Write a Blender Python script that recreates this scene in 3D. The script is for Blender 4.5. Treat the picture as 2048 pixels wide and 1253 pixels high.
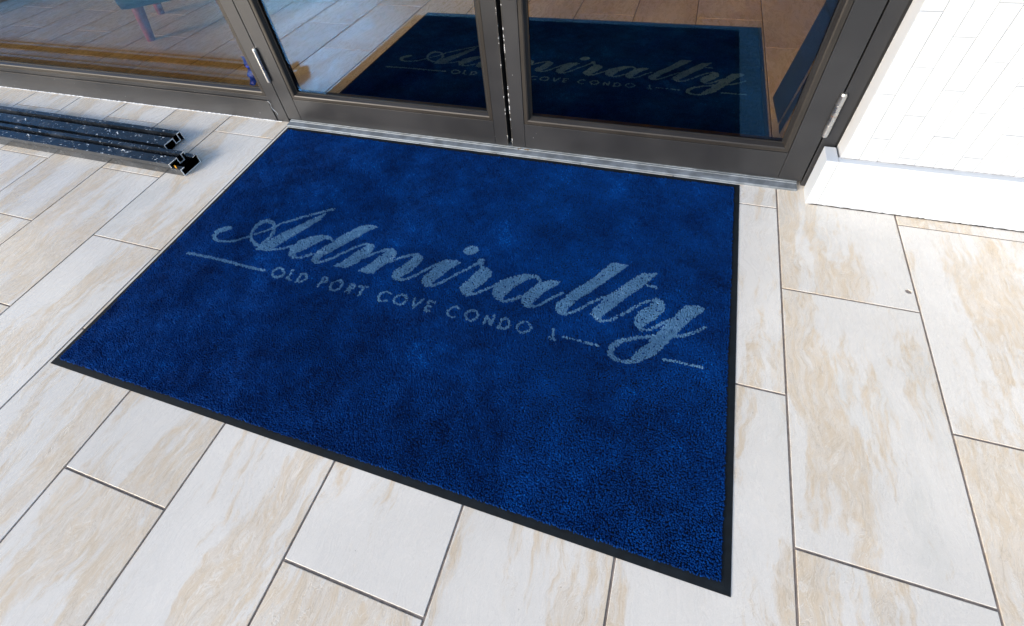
import bpy, bmesh, math, random
import numpy as np
from mathutils import Vector, Matrix, Euler

for o in list(bpy.data.objects):
    bpy.data.objects.remove(o, do_unlink=True)
SCN = bpy.context.scene
COL = SCN.collection
R = math.radians

# ------------------------------------------------------------ camera
cam_d = bpy.data.cameras.new('camera')
cam = bpy.data.objects.new('camera', cam_d); COL.objects.link(cam)
cam_d.sensor_width = 36.0
cam_d.lens = 953.654 / 2048 * 36.0
cam_d.shift_x = 17.2 / 2048
cam_d.shift_y = -107.2 / 2048
cam_d.clip_start = 0.02
cam_d.clip_end = 2000
yaw, pitch, roll = 0.4116, 0.7340, -0.1257
m3 = Matrix.Rotation(yaw, 3, 'Z') @ Matrix.Rotation(pitch, 3, 'X') @ Matrix.Rotation(roll, 3, 'Z')
cam.matrix_world = Matrix.Translation((-0.3632, -1.471, 1.0163)) @ m3.to_4x4()
SCN.camera = cam

# ------------------------------------------------------------ sky, sun, exposure
SUN_EL = 21.0
SUN_AZ = 38.0      # degrees to the left of straight in front of the facade
sdir = Vector((-math.sin(R(SUN_AZ)) * math.cos(R(SUN_EL)), -math.cos(R(SUN_AZ)) * math.cos(R(SUN_EL)), math.sin(R(SUN_EL))))
world = bpy.data.worlds.new('World'); SCN.world = world
world.use_nodes = True
wn = world.node_tree.nodes; wl = world.node_tree.links
sky = wn.new('ShaderNodeTexSky'); sky.sky_type = 'NISHITA'; sky.sun_disc = False
sky.sun_elevation = R(SUN_EL); sky.sun_rotation = math.atan2(sdir.x, sdir.y)
sky.air_density = 1.0; sky.dust_density = 1.5; sky.ozone_density = 1.0
bgn = wn['Background']; bgn.inputs[1].default_value = 0.15
wl.new(sky.outputs[0], bgn.inputs[0])
sun_d = bpy.data.lights.new('sun', 'SUN'); sun_d.energy = 1.25; sun_d.angle = R(14); sun_d.color = (1.0, 0.985, 0.96)
sun = bpy.data.objects.new('sun', sun_d); COL.objects.link(sun)
sun.rotation_euler = (-sdir).to_track_quat('-Z', 'Y').to_euler()
sun.location = (-1, -6, 8)
vs = SCN.view_settings
vs.view_transform = 'Standard'; vs.look = 'None'; vs.exposure = 1.12; vs.gamma = 1.0; vs.use_curve_mapping = False
SCN.cycles.max_bounces = 8; SCN.cycles.diffuse_bounces = 4; SCN.cycles.glossy_bounces = 4
SCN.cycles.transparent_max_bounces = 12; SCN.cycles.transmission_bounces = 6
SCN.cycles.use_denoising = True

# ------------------------------------------------------------ helpers
rng = random.Random(11)
npr = np.random.default_rng(5)
YD = -0.15                 # hinge line of the two floors
SO = math.atan(0.0223)     # outdoor floor falls away from the door
SI = math.atan(-0.0281)    # lobby floor falls inward

def tag(o, label=None, cat=None, group=None, kind=None):
    if label: o['label'] = label
    if cat: o['category'] = cat
    if group: o['group'] = group
    if kind: o['kind'] = kind
    return o

def empty(name, loc=(0, 0, 0), rot=(0, 0, 0)):
    o = bpy.data.objects.new(name, None); COL.objects.link(o)
    o.location = loc; o.rotation_euler = rot; o.empty_display_size = 0.1
    return o

def link(name, me, mat=None, parent=None, loc=None, rot=None):
    o = bpy.data.objects.new(name, me); COL.objects.link(o)
    if mat is not None and not me.materials: me.materials.append(mat)
    if parent is not None: o.parent = parent
    if loc is not None: o.location = loc
    if rot is not None: o.rotation_euler = rot
    return o

def bm_mesh(bm, name, smooth=False):
    bmesh.ops.recalc_face_normals(bm, faces=bm.faces[:])
    me = bpy.data.meshes.new(name); bm.to_mesh(me); bm.free()
    if smooth:
        for p in me.polygons: p.use_smooth = True
    return me

def add_box(bm, x0, x1, y0, y1, z0, z1, bev=0.0):
    vs_ = [bm.verts.new((x, y, z)) for z in (z0, z1) for y in (y0, y1) for x in (x0, x1)]
    f = [(0, 2, 3, 1), (4, 5, 7, 6), (0, 1, 5, 4), (2, 6, 7, 3), (0, 4, 6, 2), (1, 3, 7, 5)]
    fs = [bm.faces.new([vs_[i] for i in q]) for q in f]
    if bev > 0:
        es = list({e for q in fs for e in q.edges})
        bmesh.ops.bevel(bm, geom=es, offset=bev, segments=2, affect='EDGES', profile=0.6)

def box(name, x0, x1, y0, y1, z0, z1, mat, parent=None, bev=0.0):
    bm = bmesh.new(); add_box(bm, x0, x1, y0, y1, z0, z1, bev)
    return link(name, bm_mesh(bm, name), mat, parent)

def prism_x(name, prof, x0, x1, mat, parent=None, x1top=None):
    """closed profile (y,z) extruded along x"""
    bm = bmesh.new()
    a = [bm.verts.new((x0, y, z)) for y, z in prof]
    b = [bm.verts.new((x1, y, z)) for y, z in prof]
    n = len(prof)
    bm.faces.new(a); bm.faces.new(b[::-1])
    for i in range(n):
        bm.faces.new((a[i], b[i], b[(i + 1) % n], a[(i + 1) % n]))
    bmesh.ops.triangulate(bm, faces=[f for f in bm.faces if len(f.verts) > 4])
    return link(name, bm_mesh(bm, name), mat, parent)

def prism_z(name, prof, z0, z1, mat, parent=None):
    bm = bmesh.new()
    a = [bm.verts.new((x, y, z0)) for x, y in prof]
    b = [bm.verts.new((x, y, z1)) for x, y in prof]
    n = len(prof)
    bm.faces.new(a); bm.faces.new(b[::-1])
    for i in range(n):
        bm.faces.new((a[i], b[i], b[(i + 1) % n], a[(i + 1) % n]))
    bmesh.ops.triangulate(bm, faces=[f for f in bm.faces if len(f.verts) > 4])
    return link(name, bm_mesh(bm, name), mat, parent)

def add_cyl(bm, p0, p1, r0, r1=None, n=14):
    r1 = r0 if r1 is None else r1
    p0 = Vector(p0); p1 = Vector(p1); d = (p1 - p0).normalized()
    u = d.orthogonal().normalized(); v = d.cross(u)
    ra = []; rb = []
    for i in range(n):
        t = 2 * math.pi * i / n; c = u * math.cos(t) + v * math.sin(t)
        ra.append(bm.verts.new(p0 + c * r0)); rb.append(bm.verts.new(p1 + c * r1))
    bm.faces.new(ra); bm.faces.new(rb)
    for i in range(n):
        f = bm.faces.new((ra[i], ra[(i + 1) % n], rb[(i + 1) % n], rb[i])); f.smooth = True
    for r_ in (ra, rb):
        for i in range(n): bm.edges.get((r_[i], r_[(i + 1) % n])).smooth = False

# ------------------------------------------------------------ materials
class NT:
    def __init__(self, name):
        self.m = bpy.data.materials.new(name); self.m.use_nodes = True
        self.n = self.m.node_tree.nodes; self.l = self.m.node_tree.links
        self.b = self.n['Principled BSDF']; self.out = self.n['Material Output']
    def new(self, t, **kw):
        x = self.n.new(t)
        for k, v in kw.items(): setattr(x, k, v)
        return x
    def link(self, a, b): self.l.new(a, b)
    def val(self, sock, v): 
        if hasattr(v, 'node'): self.l.new(v, sock)
        else: sock.default_value = v
    def math(self, op, a, b=0.0, c=None, clamp=False):
        x = self.n.new('ShaderNodeMath'); x.operation = op; x.use_clamp = clamp
        self.val(x.inputs[0], a); self.val(x.inputs[1], b)
        if c is not None: self.val(x.inputs[2], c)
        return x.outputs[0]
    def mix(self, f, a, b, bt='MIX'):
        x = self.n.new('ShaderNodeMix'); x.data_type = 'RGBA'; x.blend_type = bt
        self.val(x.inputs[0], f); self.val(x.inputs[6], a); self.val(x.inputs[7], b)
        return x.outputs[2]
    def ramp(self, f, p0, p1, a=0.0, b=1.0):
        x = self.n.new('ShaderNodeMapRange'); x.interpolation_type = 'SMOOTHSTEP'
        self.val(x.inputs[0], f); x.inputs[1].default_value = p0; x.inputs[2].default_value = p1
        x.inputs[3].default_value = a; x.inputs[4].default_value = b
        return x.outputs[0]
    def noise(self, vec, scale, detail=3.0, rough=0.55, dist=0.0):
        x = self.n.new('ShaderNodeTexNoise'); x.inputs['Scale'].default_value = scale
        x.inputs['Detail'].default_value = detail; x.inputs['Roughness'].default_value = rough
        x.inputs['Distortion'].default_value = dist
        if vec is not None: self.l.new(vec, x.inputs['Vector'])
        return x.outputs[0]
    def coords(self, which='Object'):
        return self.n.new('ShaderNodeTexCoord').outputs[which]
    def scale(self, vec, s):
        x = self.n.new('ShaderNodeVectorMath'); x.operation = 'MULTIPLY'
        self.l.new(vec, x.inputs[0]); x.inputs[1].default_value = s
        return x.outputs[0]
    def add(self, a, b):
        x = self.n.new('ShaderNodeVectorMath'); x.operation = 'ADD'
        self.l.new(a, x.inputs[0]); self.val(x.inputs[1], b)
        return x.outputs[0]
    def bump(self, h, strength, dist):
        x = self.n.new('ShaderNodeBump'); x.inputs['Strength'].default_value = strength
        x.inputs['Distance'].default_value = dist; self.l.new(h, x.inputs['Height'])
        self.l.new(x.outputs[0], self.b.inputs['Normal'])
    def set(self, **kw):
        names = dict(col='Base Color', rough='Roughness', metal='Metallic', spec='Specular IOR Level')
        for k, v in kw.items(): self.val(self.b.inputs[names[k]], v)
        return self

def rgb(r, g, b): return (r, g, b, 1.0)

def simple(name, col, rough=0.5, metal=0.0, var=0.12, scale=40.0, bump=0.0):
    t = NT(name); c = t.coords()
    n = t.noise(c, scale, 4)
    k = t.ramp(n, 0.3, 0.7, 1 - var, 1 + var)
    cm = t.new('ShaderNodeVectorMath', operation='SCALE'); cm.inputs[0].default_value = col
    t.link(k, cm.inputs['Scale'])
    t.link(cm.outputs[0], t.b.inputs['Base Color'])
    t.set(metal=metal)
    t.link(t.ramp(n, 0.25, 0.75, max(0.02, rough - 0.08), min(1, rough + 0.1)), t.b.inputs['Roughness'])
    if bump: t.bump(n, 0.5, bump)
    return t.m

def stone(name, rough, bump=0.35, light=(0.69, 0.65, 0.59), tan=(0.63, 0.52, 0.385)):
    """travertine-look porcelain plank: veins run along local y"""
    t = NT(name); c = t.coords()
    info = t.new('ShaderNodeObjectInfo')
    off = t.new('ShaderNodeCombineXYZ')
    t.link(t.math('MULTIPLY', info.outputs['Random'], 37.7), off.inputs[0])
    t.link(t.math('MULTIPLY', info.outputs['Random'], 91.3), off.inputs[1])
    t.link(t.math('MULTIPLY', info.outputs['Random'], 53.1), off.inputs[2])
    base = t.add(c, off.outputs[0])
    # warp so that the bands wander sideways
    wn_ = t.new('ShaderNodeTexNoise'); wn_.inputs['Scale'].default_value = 5.0; wn_.inputs['Detail'].default_value = 4
    t.link(base, wn_.inputs['Vector'])
    wv = t.new('ShaderNodeVectorMath', operation='SUBTRACT'); t.link(wn_.outputs['Color'], wv.inputs[0]); wv.inputs[1].default_value = (0.5, 0.5, 0.5)
    wv2 = t.scale(wv.outputs[0], (0.10, 0.16, 0.0))
    wp = t.add(base, wv2)
    b1 = t.noise(t.scale(wp, (8.0, 1.5, 1.0)), 1.0, 5, 0.55, 0.3)
    b2 = t.noise(t.scale(wp, (15.0, 3.0, 1.0)), 1.0, 6, 0.65, 0.8)
    fine = t.noise(t.scale(wp, (60.0, 15.0, 1.0)), 1.0, 6, 0.7, 0.6)
    m = t.math('ADD', t.math('MULTIPLY', b1, 0.62), t.math('ADD', t.math('MULTIPLY', b2, 0.24), t.math('MULTIPLY', fine, 0.17)))
    tanm = t.ramp(m, 0.495, 0.568)
    edge = t.math('MULTIPLY', t.ramp(m, 0.50, 0.545), t.ramp(m, 0.60, 0.55))
    # contour streaks inside the bands
    cont = t.math('FRACT', t.math('MULTIPLY', b2, 9.0))
    tri = t.math('ABSOLUTE', t.math('SUBTRACT', cont, 0.5))
    line = t.ramp(tri, 0.10, 0.0)
    lmask = t.math('MULTIPLY', line, t.ramp(m, 0.46, 0.56))
    wline = t.math('MULTIPLY', t.ramp(tri, 0.42, 0.5), t.ramp(m, 0.50, 0.58))
    grey = t.ramp(t.noise(t.scale(wp, (6.0, 2.2, 1.0)), 1.3, 4, 0.6, 0.4), 0.55, 0.72)
    flake = t.ramp(fine, 0.42, 0.62)
    tm = t.math('MULTIPLY', tanm, t.math('ADD', 0.42, t.math('MULTIPLY', flake, 0.55)))
    col = t.mix(t.math('MULTIPLY', grey, 0.5), rgb(*light), rgb(light[0] * 0.86, light[1] * 0.885, light[2] * 0.89))
    col = t.mix(tm, col, rgb(*tan))
    col = t.mix(t.math('MULTIPLY', edge, 0.22), col, rgb(tan[0] * 0.9, tan[1] * 0.85, tan[2] * 0.78))
    col = t.mix(t.math('MULTIPLY', lmask, 0.42), col, rgb(tan[0] * 0.72, tan[1] * 0.70, tan[2] * 0.66))
    col = t.mix(t.math('MULTIPLY', wline, 0.55), col, rgb(min(1, light[0] * 1.12), min(1, light[1] * 1.12), min(1, light[2] * 1.12)))
    # thin wandering crackle lines, pale and brown side by side
    n3 = t.noise(t.scale(wp, (10.0, 3.6, 1.0)), 1.0, 7, 0.62, 1.6)
    fr3 = t.math('FRACT', t.math('MULTIPLY', n3, 13.0))
    cr1 = t.math('MULTIPLY', t.ramp(t.math('ABSOLUTE', t.math('SUBTRACT', fr3, 0.5)), 0.055, 0.0), t.ramp(m, 0.44, 0.54))
    cr2 = t.math('MULTIPLY', t.ramp(t.math('ABSOLUTE', t.math('SUBTRACT', fr3, 0.62)), 0.06, 0.0), t.ramp(m, 0.46, 0.55))
    col = t.mix(t.math('MULTIPLY', cr1, 0.45), col, rgb(tan[0] * 0.80, tan[1] * 0.78, tan[2] * 0.75))
    col = t.mix(t.math('MULTIPLY', cr2, 0.5), col, rgb(min(1, light[0] * 1.15), min(1, light[1] * 1.15), min(1, light[2] * 1.15)))
    grain = t.noise(base, 420.0, 3, 0.7)
    col = t.mix(0.35, col, t.mix(1.0, col, t.mix(t.ramp(grain, 0.3, 0.7), rgb(.86, .86, .86), rgb(1.1, 1.1, 1.1)), 'MULTIPLY'))
    # scattered dark pits
    pit = t.new('ShaderNodeTexVoronoi'); pit.inputs['Scale'].default_value = 55.0; t.link(base, pit.inputs['Vector'])
    pm = t.math('MULTIPLY', t.ramp(pit.outputs['Distance'], 0.085, 0.05), t.ramp(t.noise(base, 19.0, 2), 0.62, 0.66))
    col = t.mix(t.math('MULTIPLY', pm, 0.5), col, rgb(0.2, 0.16, 0.12))
    # per plank tone
    gp = t.new('ShaderNodeNewGeometry').outputs['Position']
    dirt = t.ramp(t.noise(gp, 2.6, 5, 0.62), 0.36, 0.66, 0.93, 1.03)
    tone = t.math('MULTIPLY', dirt, t.math('ADD', 0.95, t.math('MULTIPLY', info.outputs['Random'], 0.09)))
    sc = t.new('ShaderNodeVectorMath', operation='SCALE'); t.link(col, sc.inputs[0]); t.link(tone, sc.inputs['Scale'])
    t.link(sc.outputs[0], t.b.inputs['Base Color'])
    t.link(t.ramp(fine, 0.3, 0.7, rough - 0.07, rough + 0.1), t.b.inputs['Roughness'])
    hgt = t.math('ADD', t.math('MULTIPLY', fine, 0.7), t.math('ADD', t.math('MULTIPLY', grain, 0.25), t.math('MULTIPLY', t.math('SUBTRACT', cr2, cr1), 0.6)))
    t.bump(hgt, bump, 0.0016)
    t.b.inputs['IOR'].default_value = 1.6
    return t.m

def frame_mat(name, col=(0.036, 0.037, 0.041), rough=0.34, flecks=0.7, metal=0.35):
    """dark bronze aluminium with scattered pale paint flecks and faint smears"""
    t = NT(name); c = t.coords()
    big = t.noise(c, 3.0, 4)
    br = t.noise(t.scale(c, (6.0, 6.0, 160.0)), 1.0, 3)
    vor = t.new('ShaderNodeTexVoronoi'); vor.inputs['Scale'].default_value = 42.0; vor.inputs['Randomness'].default_value = 1.0
    t.link(c, vor.inputs['Vector'])
    f = t.math('MULTIPLY', t.ramp(vor.outputs['Distance'], 0.085, 0.05), t.ramp(t.noise(c, 14.0, 2), 0.60, 0.63))
    f = t.math('MULTIPLY', f, flecks)
    sm = t.ramp(big, 0.35, 0.7)
    base = t.mix(sm, rgb(*[v * 0.85 for v in col]), rgb(*[v * 1.2 for v in col]))
    colr = t.mix(f, base, rgb(0.6, 0.62, 0.64))
    t.link(colr, t.b.inputs['Base Color'])
    t.link(t.math('MULTIPLY', t.math('SUBTRACT', 1.0, f), metal), t.b.inputs['Metallic'])
    t.link(t.math('ADD', t.ramp(big, 0.3, 0.7, rough - 0.06, rough + 0.08), t.math('MULTIPLY', br, 0.08)), t.b.inputs['Roughness'])
    t.bump(t.noise(c, 500.0, 2), 0.08, 0.0005)
    return t.m

def chipped_mat(name):
    """edge where the dark coat has worn off in white chips"""
    t = NT(name); c = t.coords()
    n = t.noise(t.scale(c, (30, 30, 38)), 1.0, 5, 0.7)
    k = t.ramp(n, 0.54, 0.57)
    t.link(t.mix(k, rgb(0.03, 0.028, 0.026), rgb(0.62, 0.63, 0.64)), t.b.inputs['Base Color'])
    t.set(rough=0.6)
    return t.m

def glass_mat(name, tint):
    t = NT(name)
    n = t.n; l = t.l
    n.remove(t.b)
    geo = n.new('ShaderNodeNewGeometry')
    fr = n.new('ShaderNodeFresnel')
    mr = n.new('ShaderNodeMix'); mr.data_type = 'FLOAT'
    l.new(geo.outputs['Backfacing'], mr.inputs[0]); mr.inputs[2].default_value = 1.52; mr.inputs[3].default_value = 1 / 1.52
    l.new(mr.outputs[0], fr.inputs['IOR'])
    tr = n.new('ShaderNodeBsdfTransparent'); tr.inputs[0].default_value = rgb(*tint)
    gl = n.new('ShaderNodeBsdfGlossy'); gl.inputs['Roughness'].default_value = 0.0; gl.inputs[0].default_value = rgb(0.13, 0.42, 0.95)
    mx = n.new('ShaderNodeMixShader')
    l.new(fr.outputs[0], mx.inputs[0]); l.new(tr.outputs[0], mx.inputs[1]); l.new(gl.outputs[0], mx.inputs[2])
    l.new(mx.outputs[0], t.out.inputs[0])
    return t.m

def bar_mat(name, speck=1.0):
    """black painted channel spattered with white"""
    t = NT(name); c = t.coords()
    ss = t.scale(c, (0.55, 1.0, 1.0))
    a = t.noise(ss, 130.0, 3, 0.6)
    gate = t.noise(c, 26.0, 3, 0.6)
    k1 = t.math('MULTIPLY', t.ramp(a, 0.615, 0.645), t.ramp(gate, 0.46, 0.55))
    streak = t.noise(t.scale(c, (9.0, 120.0, 120.0)), 1.0, 3, 0.6)
    k2 = t.math('MULTIPLY', t.ramp(streak, 0.68, 0.74), 0.35)
    up = t.new('ShaderNodeSeparateXYZ'); t.link(t.new('ShaderNodeNewGeometry').outputs['Normal'], up.inputs[0])
    fall = t.ramp(up.outputs[2], 0.2, 0.8, 0.15, 1.0)      # spatter lands on upward faces
    k = t.math('MULTIPLY', t.math('MULTIPLY', t.math('MAXIMUM', k1, k2), speck), fall)
    dust = t.ramp(t.noise(c, 9.0, 4), 0.35, 0.75)
    base = t.mix(dust, rgb(0.010, 0.012, 0.015), rgb(0.030, 0.036, 0.045))
    t.link(t.mix(k, base, rgb(0.62, 0.65, 0.68)), t.b.inputs['Base Color'])
    t.link(t.ramp(dust, 0, 1, 0.2, 0.34), t.b.inputs['Roughness'])
    t.bump(t.math('ADD', k, t.math('MULTIPLY', a, 0.1)), 0.3, 0.0006)
    return t.m

def pile_mat(name, dark, light, hi):
    t = NT(name)
    at = t.new('ShaderNodeAttribute'); at.attribute_name = 'yarn'
    c = t.coords()
    patch = t.noise(c, 5.0, 4, 0.6)
    v = at.outputs['Fac']
    col = t.mix(v, rgb(*dark), rgb(*light))
    col = t.mix(t.math('MULTIPLY', t.ramp(v, 0.9, 0.98), 0.7), col, rgb(*hi))
    pm = t.mix(t.ramp(patch, 0.3, 0.7), rgb(0.82, 0.82, 0.84), rgb(1.12, 1.12, 1.1))
    t.link(t.mix(1.0, col, pm, 'MULTIPLY'), t.b.inputs['Base Color'])
    t.set(rough=0.9)
    t.b.inputs['Specular IOR Level'].default_value = 0.08
    if 'Sheen Weight' in t.b.inputs:
        t.b.inputs['Sheen Weight'].default_value = 0.06
        t.b.inputs['Sheen Tint'].default_value = rgb(min(1, light[0] * 3), min(1, light[1] * 3), min(1, light[2] * 2.5))
    return t.m

def white_mat(name, col=(0.80, 0.80, 0.79)):
    t = NT(name); c = t.coords()
    a = t.noise(c, 6.0, 5, 0.6); b = t.noise(c, 160.0, 3, 0.6)
    base = t.mix(t.ramp(a, 0.35, 0.7), rgb(col[0] * 0.96, col[1] * 0.965, col[2] * 0.97), rgb(*col))
    sm = t.math('MULTIPLY', t.ramp(t.noise(c, 13.0, 5, 0.65), 0.62, 0.72), 0.10)
    t.link(t.mix(sm, base, rgb(0.6, 0.6, 0.6)), t.b.inputs['Base Color'])
    t.set(rough=0.55)
    t.bump(t.math('ADD', t.math('MULTIPLY', a, 2.0), b), 0.35, 0.0015)
    return t.m

M = {}
M['tile_out'] = stone('outdoor_stone_plank', 0.27, 0.25)
M['tile_in'] = stone('lobby_stone_plank', 0.27, 0.35, (0.72, 0.60, 0.345), (0.61, 0.465, 0.225))
M['grout'] = simple('grout', (0.22, 0.18, 0.155), 0.85, 0, 0.25, 90, 0.0008)
M['frame'] = frame_mat('bronze_frame')
M['bead'] = frame_mat('bronze_glazing_bead', (0.032, 0.028, 0.025), 0.42, 0.35)
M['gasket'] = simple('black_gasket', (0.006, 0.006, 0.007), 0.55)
M['chip'] = chipped_mat('chipped_edge')
M['glass'] = glass_mat('bronze_tinted_glass', (0.80, 0.72, 0.615))
M['alu'] = simple('threshold_aluminium', (0.20, 0.225, 0.25), 0.55, 0.4, 0.25, 30, 0.0004)
M['steel'] = simple('hinge_steel', (0.60, 0.60, 0.59), 0.3, 1.0, 0.04, 30)
M['rust'] = simple('hinge_rust', (0.22, 0.09, 0.03), 0.7, 0.2, 0.3, 200)
M['rubber'] = simple('mat_rubber', (0.006, 0.009, 0.012), 0.8, 0, 0.35, 45, 0.0006)
M['rubber'].node_tree.nodes['Principled BSDF'].inputs['Specular IOR Level'].default_value = 0.18
M['pile'] = pile_mat('blue_pile', (0.0002, 0.010, 0.060), (0.0004, 0.049, 0.240), (0.001, 0.095, 0.38))
M['letter'] = pile_mat('pale_pile', (0.045, 0.13, 0.26), (0.115, 0.25, 0.42), (0.26, 0.42, 0.60))
M['bar'] = bar_mat('spattered_black_channel')
M['cut'] = simple('raw_cut_edge', (0.93, 0.94, 0.95), 0.5, 0.0, 0.05, 100)
M['white'] = white_mat('white_masonry_paint', (0.53, 0.555, 0.585))
M['skirt'] = white_mat('white_skirting_paint', (0.54, 0.565, 0.595))
M['mortar'] = white_mat('white_joint_paint', (0.60, 0.60, 0.60))
M['caulk'] = simple('white_caulk', (0.72, 0.73, 0.74), 0.6, 0, 0.2, 150, 0.001)
M['wall_in'] = simple('lobby_wall_paint', (0.55, 0.48, 0.40), 0.7, 0, 0.05, 4)
M['ceil'] = simple('lobby_ceiling_paint', (0.72, 0.69, 0.64), 0.8, 0, 0.03, 4)
M['ground'] = simple('far_ground', (0.16, 0.16, 0.13), 0.9, 0, 0.3, 0.6)
M['wood'] = simple('red_stained_wood', (0.28, 0.06, 0.03), 0.4, 0, 0.25, 25)
M['uphol'] = simple('slate_blue_upholstery', (0.02, 0.03, 0.05), 0.9, 0, 0.15, 220, 0.0008)
M['tape'] = simple('blue_tape', (0.004, 0.06, 0.75), 0.45, 0, 0.35, 60, 0.001)
M['joint'] = simple('wall_joint_grime', (0.22, 0.22, 0.23), 0.8, 0, 0.4, 80)
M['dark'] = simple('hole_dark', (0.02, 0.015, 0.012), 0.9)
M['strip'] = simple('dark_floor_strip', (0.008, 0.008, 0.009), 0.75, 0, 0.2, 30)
M['brass'] = simple('yellow_sliver', (0.75, 0.36, 0.02), 0.5)
M['leaf'] = simple('dry_leaf', (0.16, 0.10, 0.05), 0.8, 0, 0.3, 200)

# ============================================================ the setting
box('ground', -300, 300, -300, 300, -1.2, -0.9, M['ground'])
tag(bpy.data.objects['ground'], kind='structure')

TW, TL, JT = 0.305, 0.610, 0.0048
Y0 = -0.2387

def tile_mesh(name, hole=None, length=TL):
    bm = bmesh.new()
    hx, hy = (TW - JT) / 2, (length - JT) / 2
    c = 0.0008
    def ring(x, y, z): return [bm.verts.new((sx * x, sy * y, z)) for sx, sy in ((-1, -1), (1, -1), (1, 1), (-1, 1))]
    lo = ring(hx, hy, -0.008); mid = ring(hx, hy, -c * 0.8); top = ring(hx - c, hy - c, 0.0)
    for a, b in ((lo, mid), (mid, top)):
        for i in range(4): bm.faces.new((a[i], a[(i + 1) % 4], b[(i + 1) % 4], b[i]))
    bm.faces.new(lo[::-1])
    if hole is None:
        bm.faces.new(top)
    else:
        x, y, r = hole; n = 16
        h = [bm.verts.new((x + r * math.cos(2 * math.pi * i / n), y + r * math.sin(2 * math.pi * i / n), 0)) for i in range(n)]
        d = [bm.verts.new((v.co.x, v.co.y, -0.0075)) for v in h]
        es = [bm.edges.new((h[i], h[(i + 1) % n])) for i in range(n)]
        es += [bm.edges.get((top[i], top[(i + 1) % 4])) or bm.edges.new((top[i], top[(i + 1) % 4])) for i in range(4)]
        bmesh.ops.triangle_fill(bm, edges=es, use_beauty=True)
        for i in range(n): bm.faces.new((h[i], d[i], d[(i + 1) % n], h[(i + 1) % n]))
        bm.faces.new(d)
    return bm_mesh(bm, name)

def lay(parent, mat, name, k0, k1, rows):
    """rows(k) gives (index, near end, far end) of every plank of strip k; cut planks get a shorter mesh"""
    out = {}; cache = {}
    for k in range(k0, k1):
        for j, ya, yb in rows(k):
            ln = round(yb - ya, 4); yc = (ya + yb) / 2
            if ln < 0.012: continue
            if ln not in cache:
                cache[ln] = tile_mesh(name, None, ln); cache[ln].materials.append(mat)
            me = cache[ln]
            o = link(name, me, None, parent, (k * TW + TW / 2, yc, rng.uniform(-0.0003, 0.0003)),
                     (rng.uniform(-.0006, .0006), rng.uniform(-.0010, .0010), rng.choice((0, math.pi)) ))
            out[(k, j)] = o
    return out

# outdoor floor: frame at the hinge line, local y = world y - YD
bm = bmesh.new(); add_box(bm, -5.6, 2.6, -4.2, 0.09, -0.05, -0.0022); tmp = bm_mesh(bm, 'entrance_floor_bed')
floor_out = link('entrance_floor', tmp, M['grout'], None, (0, YD, 0), (SO, 0, 0))
tag(floor_out, kind='structure')
def rows_out(k):
    ph = 0.0 if k % 2 else -TL / 2
    r = []
    for j in range(0, 7):
        yb = Y0 - YD + ph + TL - j * TL      # far end of plank
        if yb - TL > 0.07: continue
        r.append((j, yb - TL, min(yb, 0.074)))
    return r
tiles = lay(floor_out, M['tile_out'], 'stone_plank', -17, 8, rows_out)
# the plank with a drilled hole beside the skirting
ht = tiles[(0, 0)]; ht.rotation_euler[2] = 0
ht.data = tile_mesh('drilled_stone_plank', (0.2905 - ht.location.x, (-0.482 - YD) - ht.location.y, 0.0072), 0.4677)
ht.data.materials.append(M['tile_out'])

# lobby floor
bm = bmesh.new(); add_box(bm, -9.0, 2.4, 0.10, 5.2, -0.05, -0.0022); tmp = bm_mesh(bm, 'lobby_floor_bed')
floor_in = link('lobby_floor', tmp, M['grout'], None, (0, YD, 0), (SI, 0, 0)); tag(floor_in, kind='structure')
def rows_in(k):
    ph = 0.573 - YD + (0.0 if k % 2 else TL / 2)
    r = []
    for j in range(-3, 7):
        yb = ph + j * TL
        if yb + TL < 0.09: continue
        r.append((j, max(yb, 0.078), yb + TL))
    return r
lay(floor_in, M['tile_in'], 'lobby_stone_plank', -20, 8, rows_in)

# lobby shell
ZI = -0.16
shell = [('lobby_wall_right', 2.4, 2.6, -0.06, 5.0, -0.3, 2.75, 'wall_in'),
         ('lobby_ceiling', -9.2, 2.6, -0.06, 5.0, 2.75, 2.95, 'ceil'),
         ('lobby_wall_left', -9.2, -9.0, -0.06, 5.0, -0.3, 2.75, 'wall_in')]
for n_, x0, x1, y0, y1, z0, z1, mt in shell:
    tag(box(n_, x0, x1, y0, y1, z0, z1, M[mt]), kind='structure')
bm = bmesh.new()      # unseen back wall; wide opening added for sky glare on the lobby floor
WX0, WX1, WZ0, WZ1 = -7.6, -2.55, 0.12, 2.45
add_box(bm, -9.0, WX0, 4.7, 4.9, -0.3, 2.75); add_box(bm, WX1, 2.4, 4.7, 4.9, -0.3, 2.75)
add_box(bm, WX0, WX1, 4.7, 4.9, -0.3, WZ0); add_box(bm, WX0, WX1, 4.7, 4.9, WZ1, 2.75)
tag(link('lobby_wall_back', bm_mesh(bm, 'lobby_wall_back'), M['wall_in']), kind='structure')
bm = bmesh.new()
tag(box('facade_header', -9.2, 2.6, -0.13, -0.06, 2.36, 2.95, M['white']), kind='structure')
tag(box('facade_wall_left', -9.2, -5.6, -0.16, -0.06, -0.05, 2.36, M['white']), kind='structure')

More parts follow.
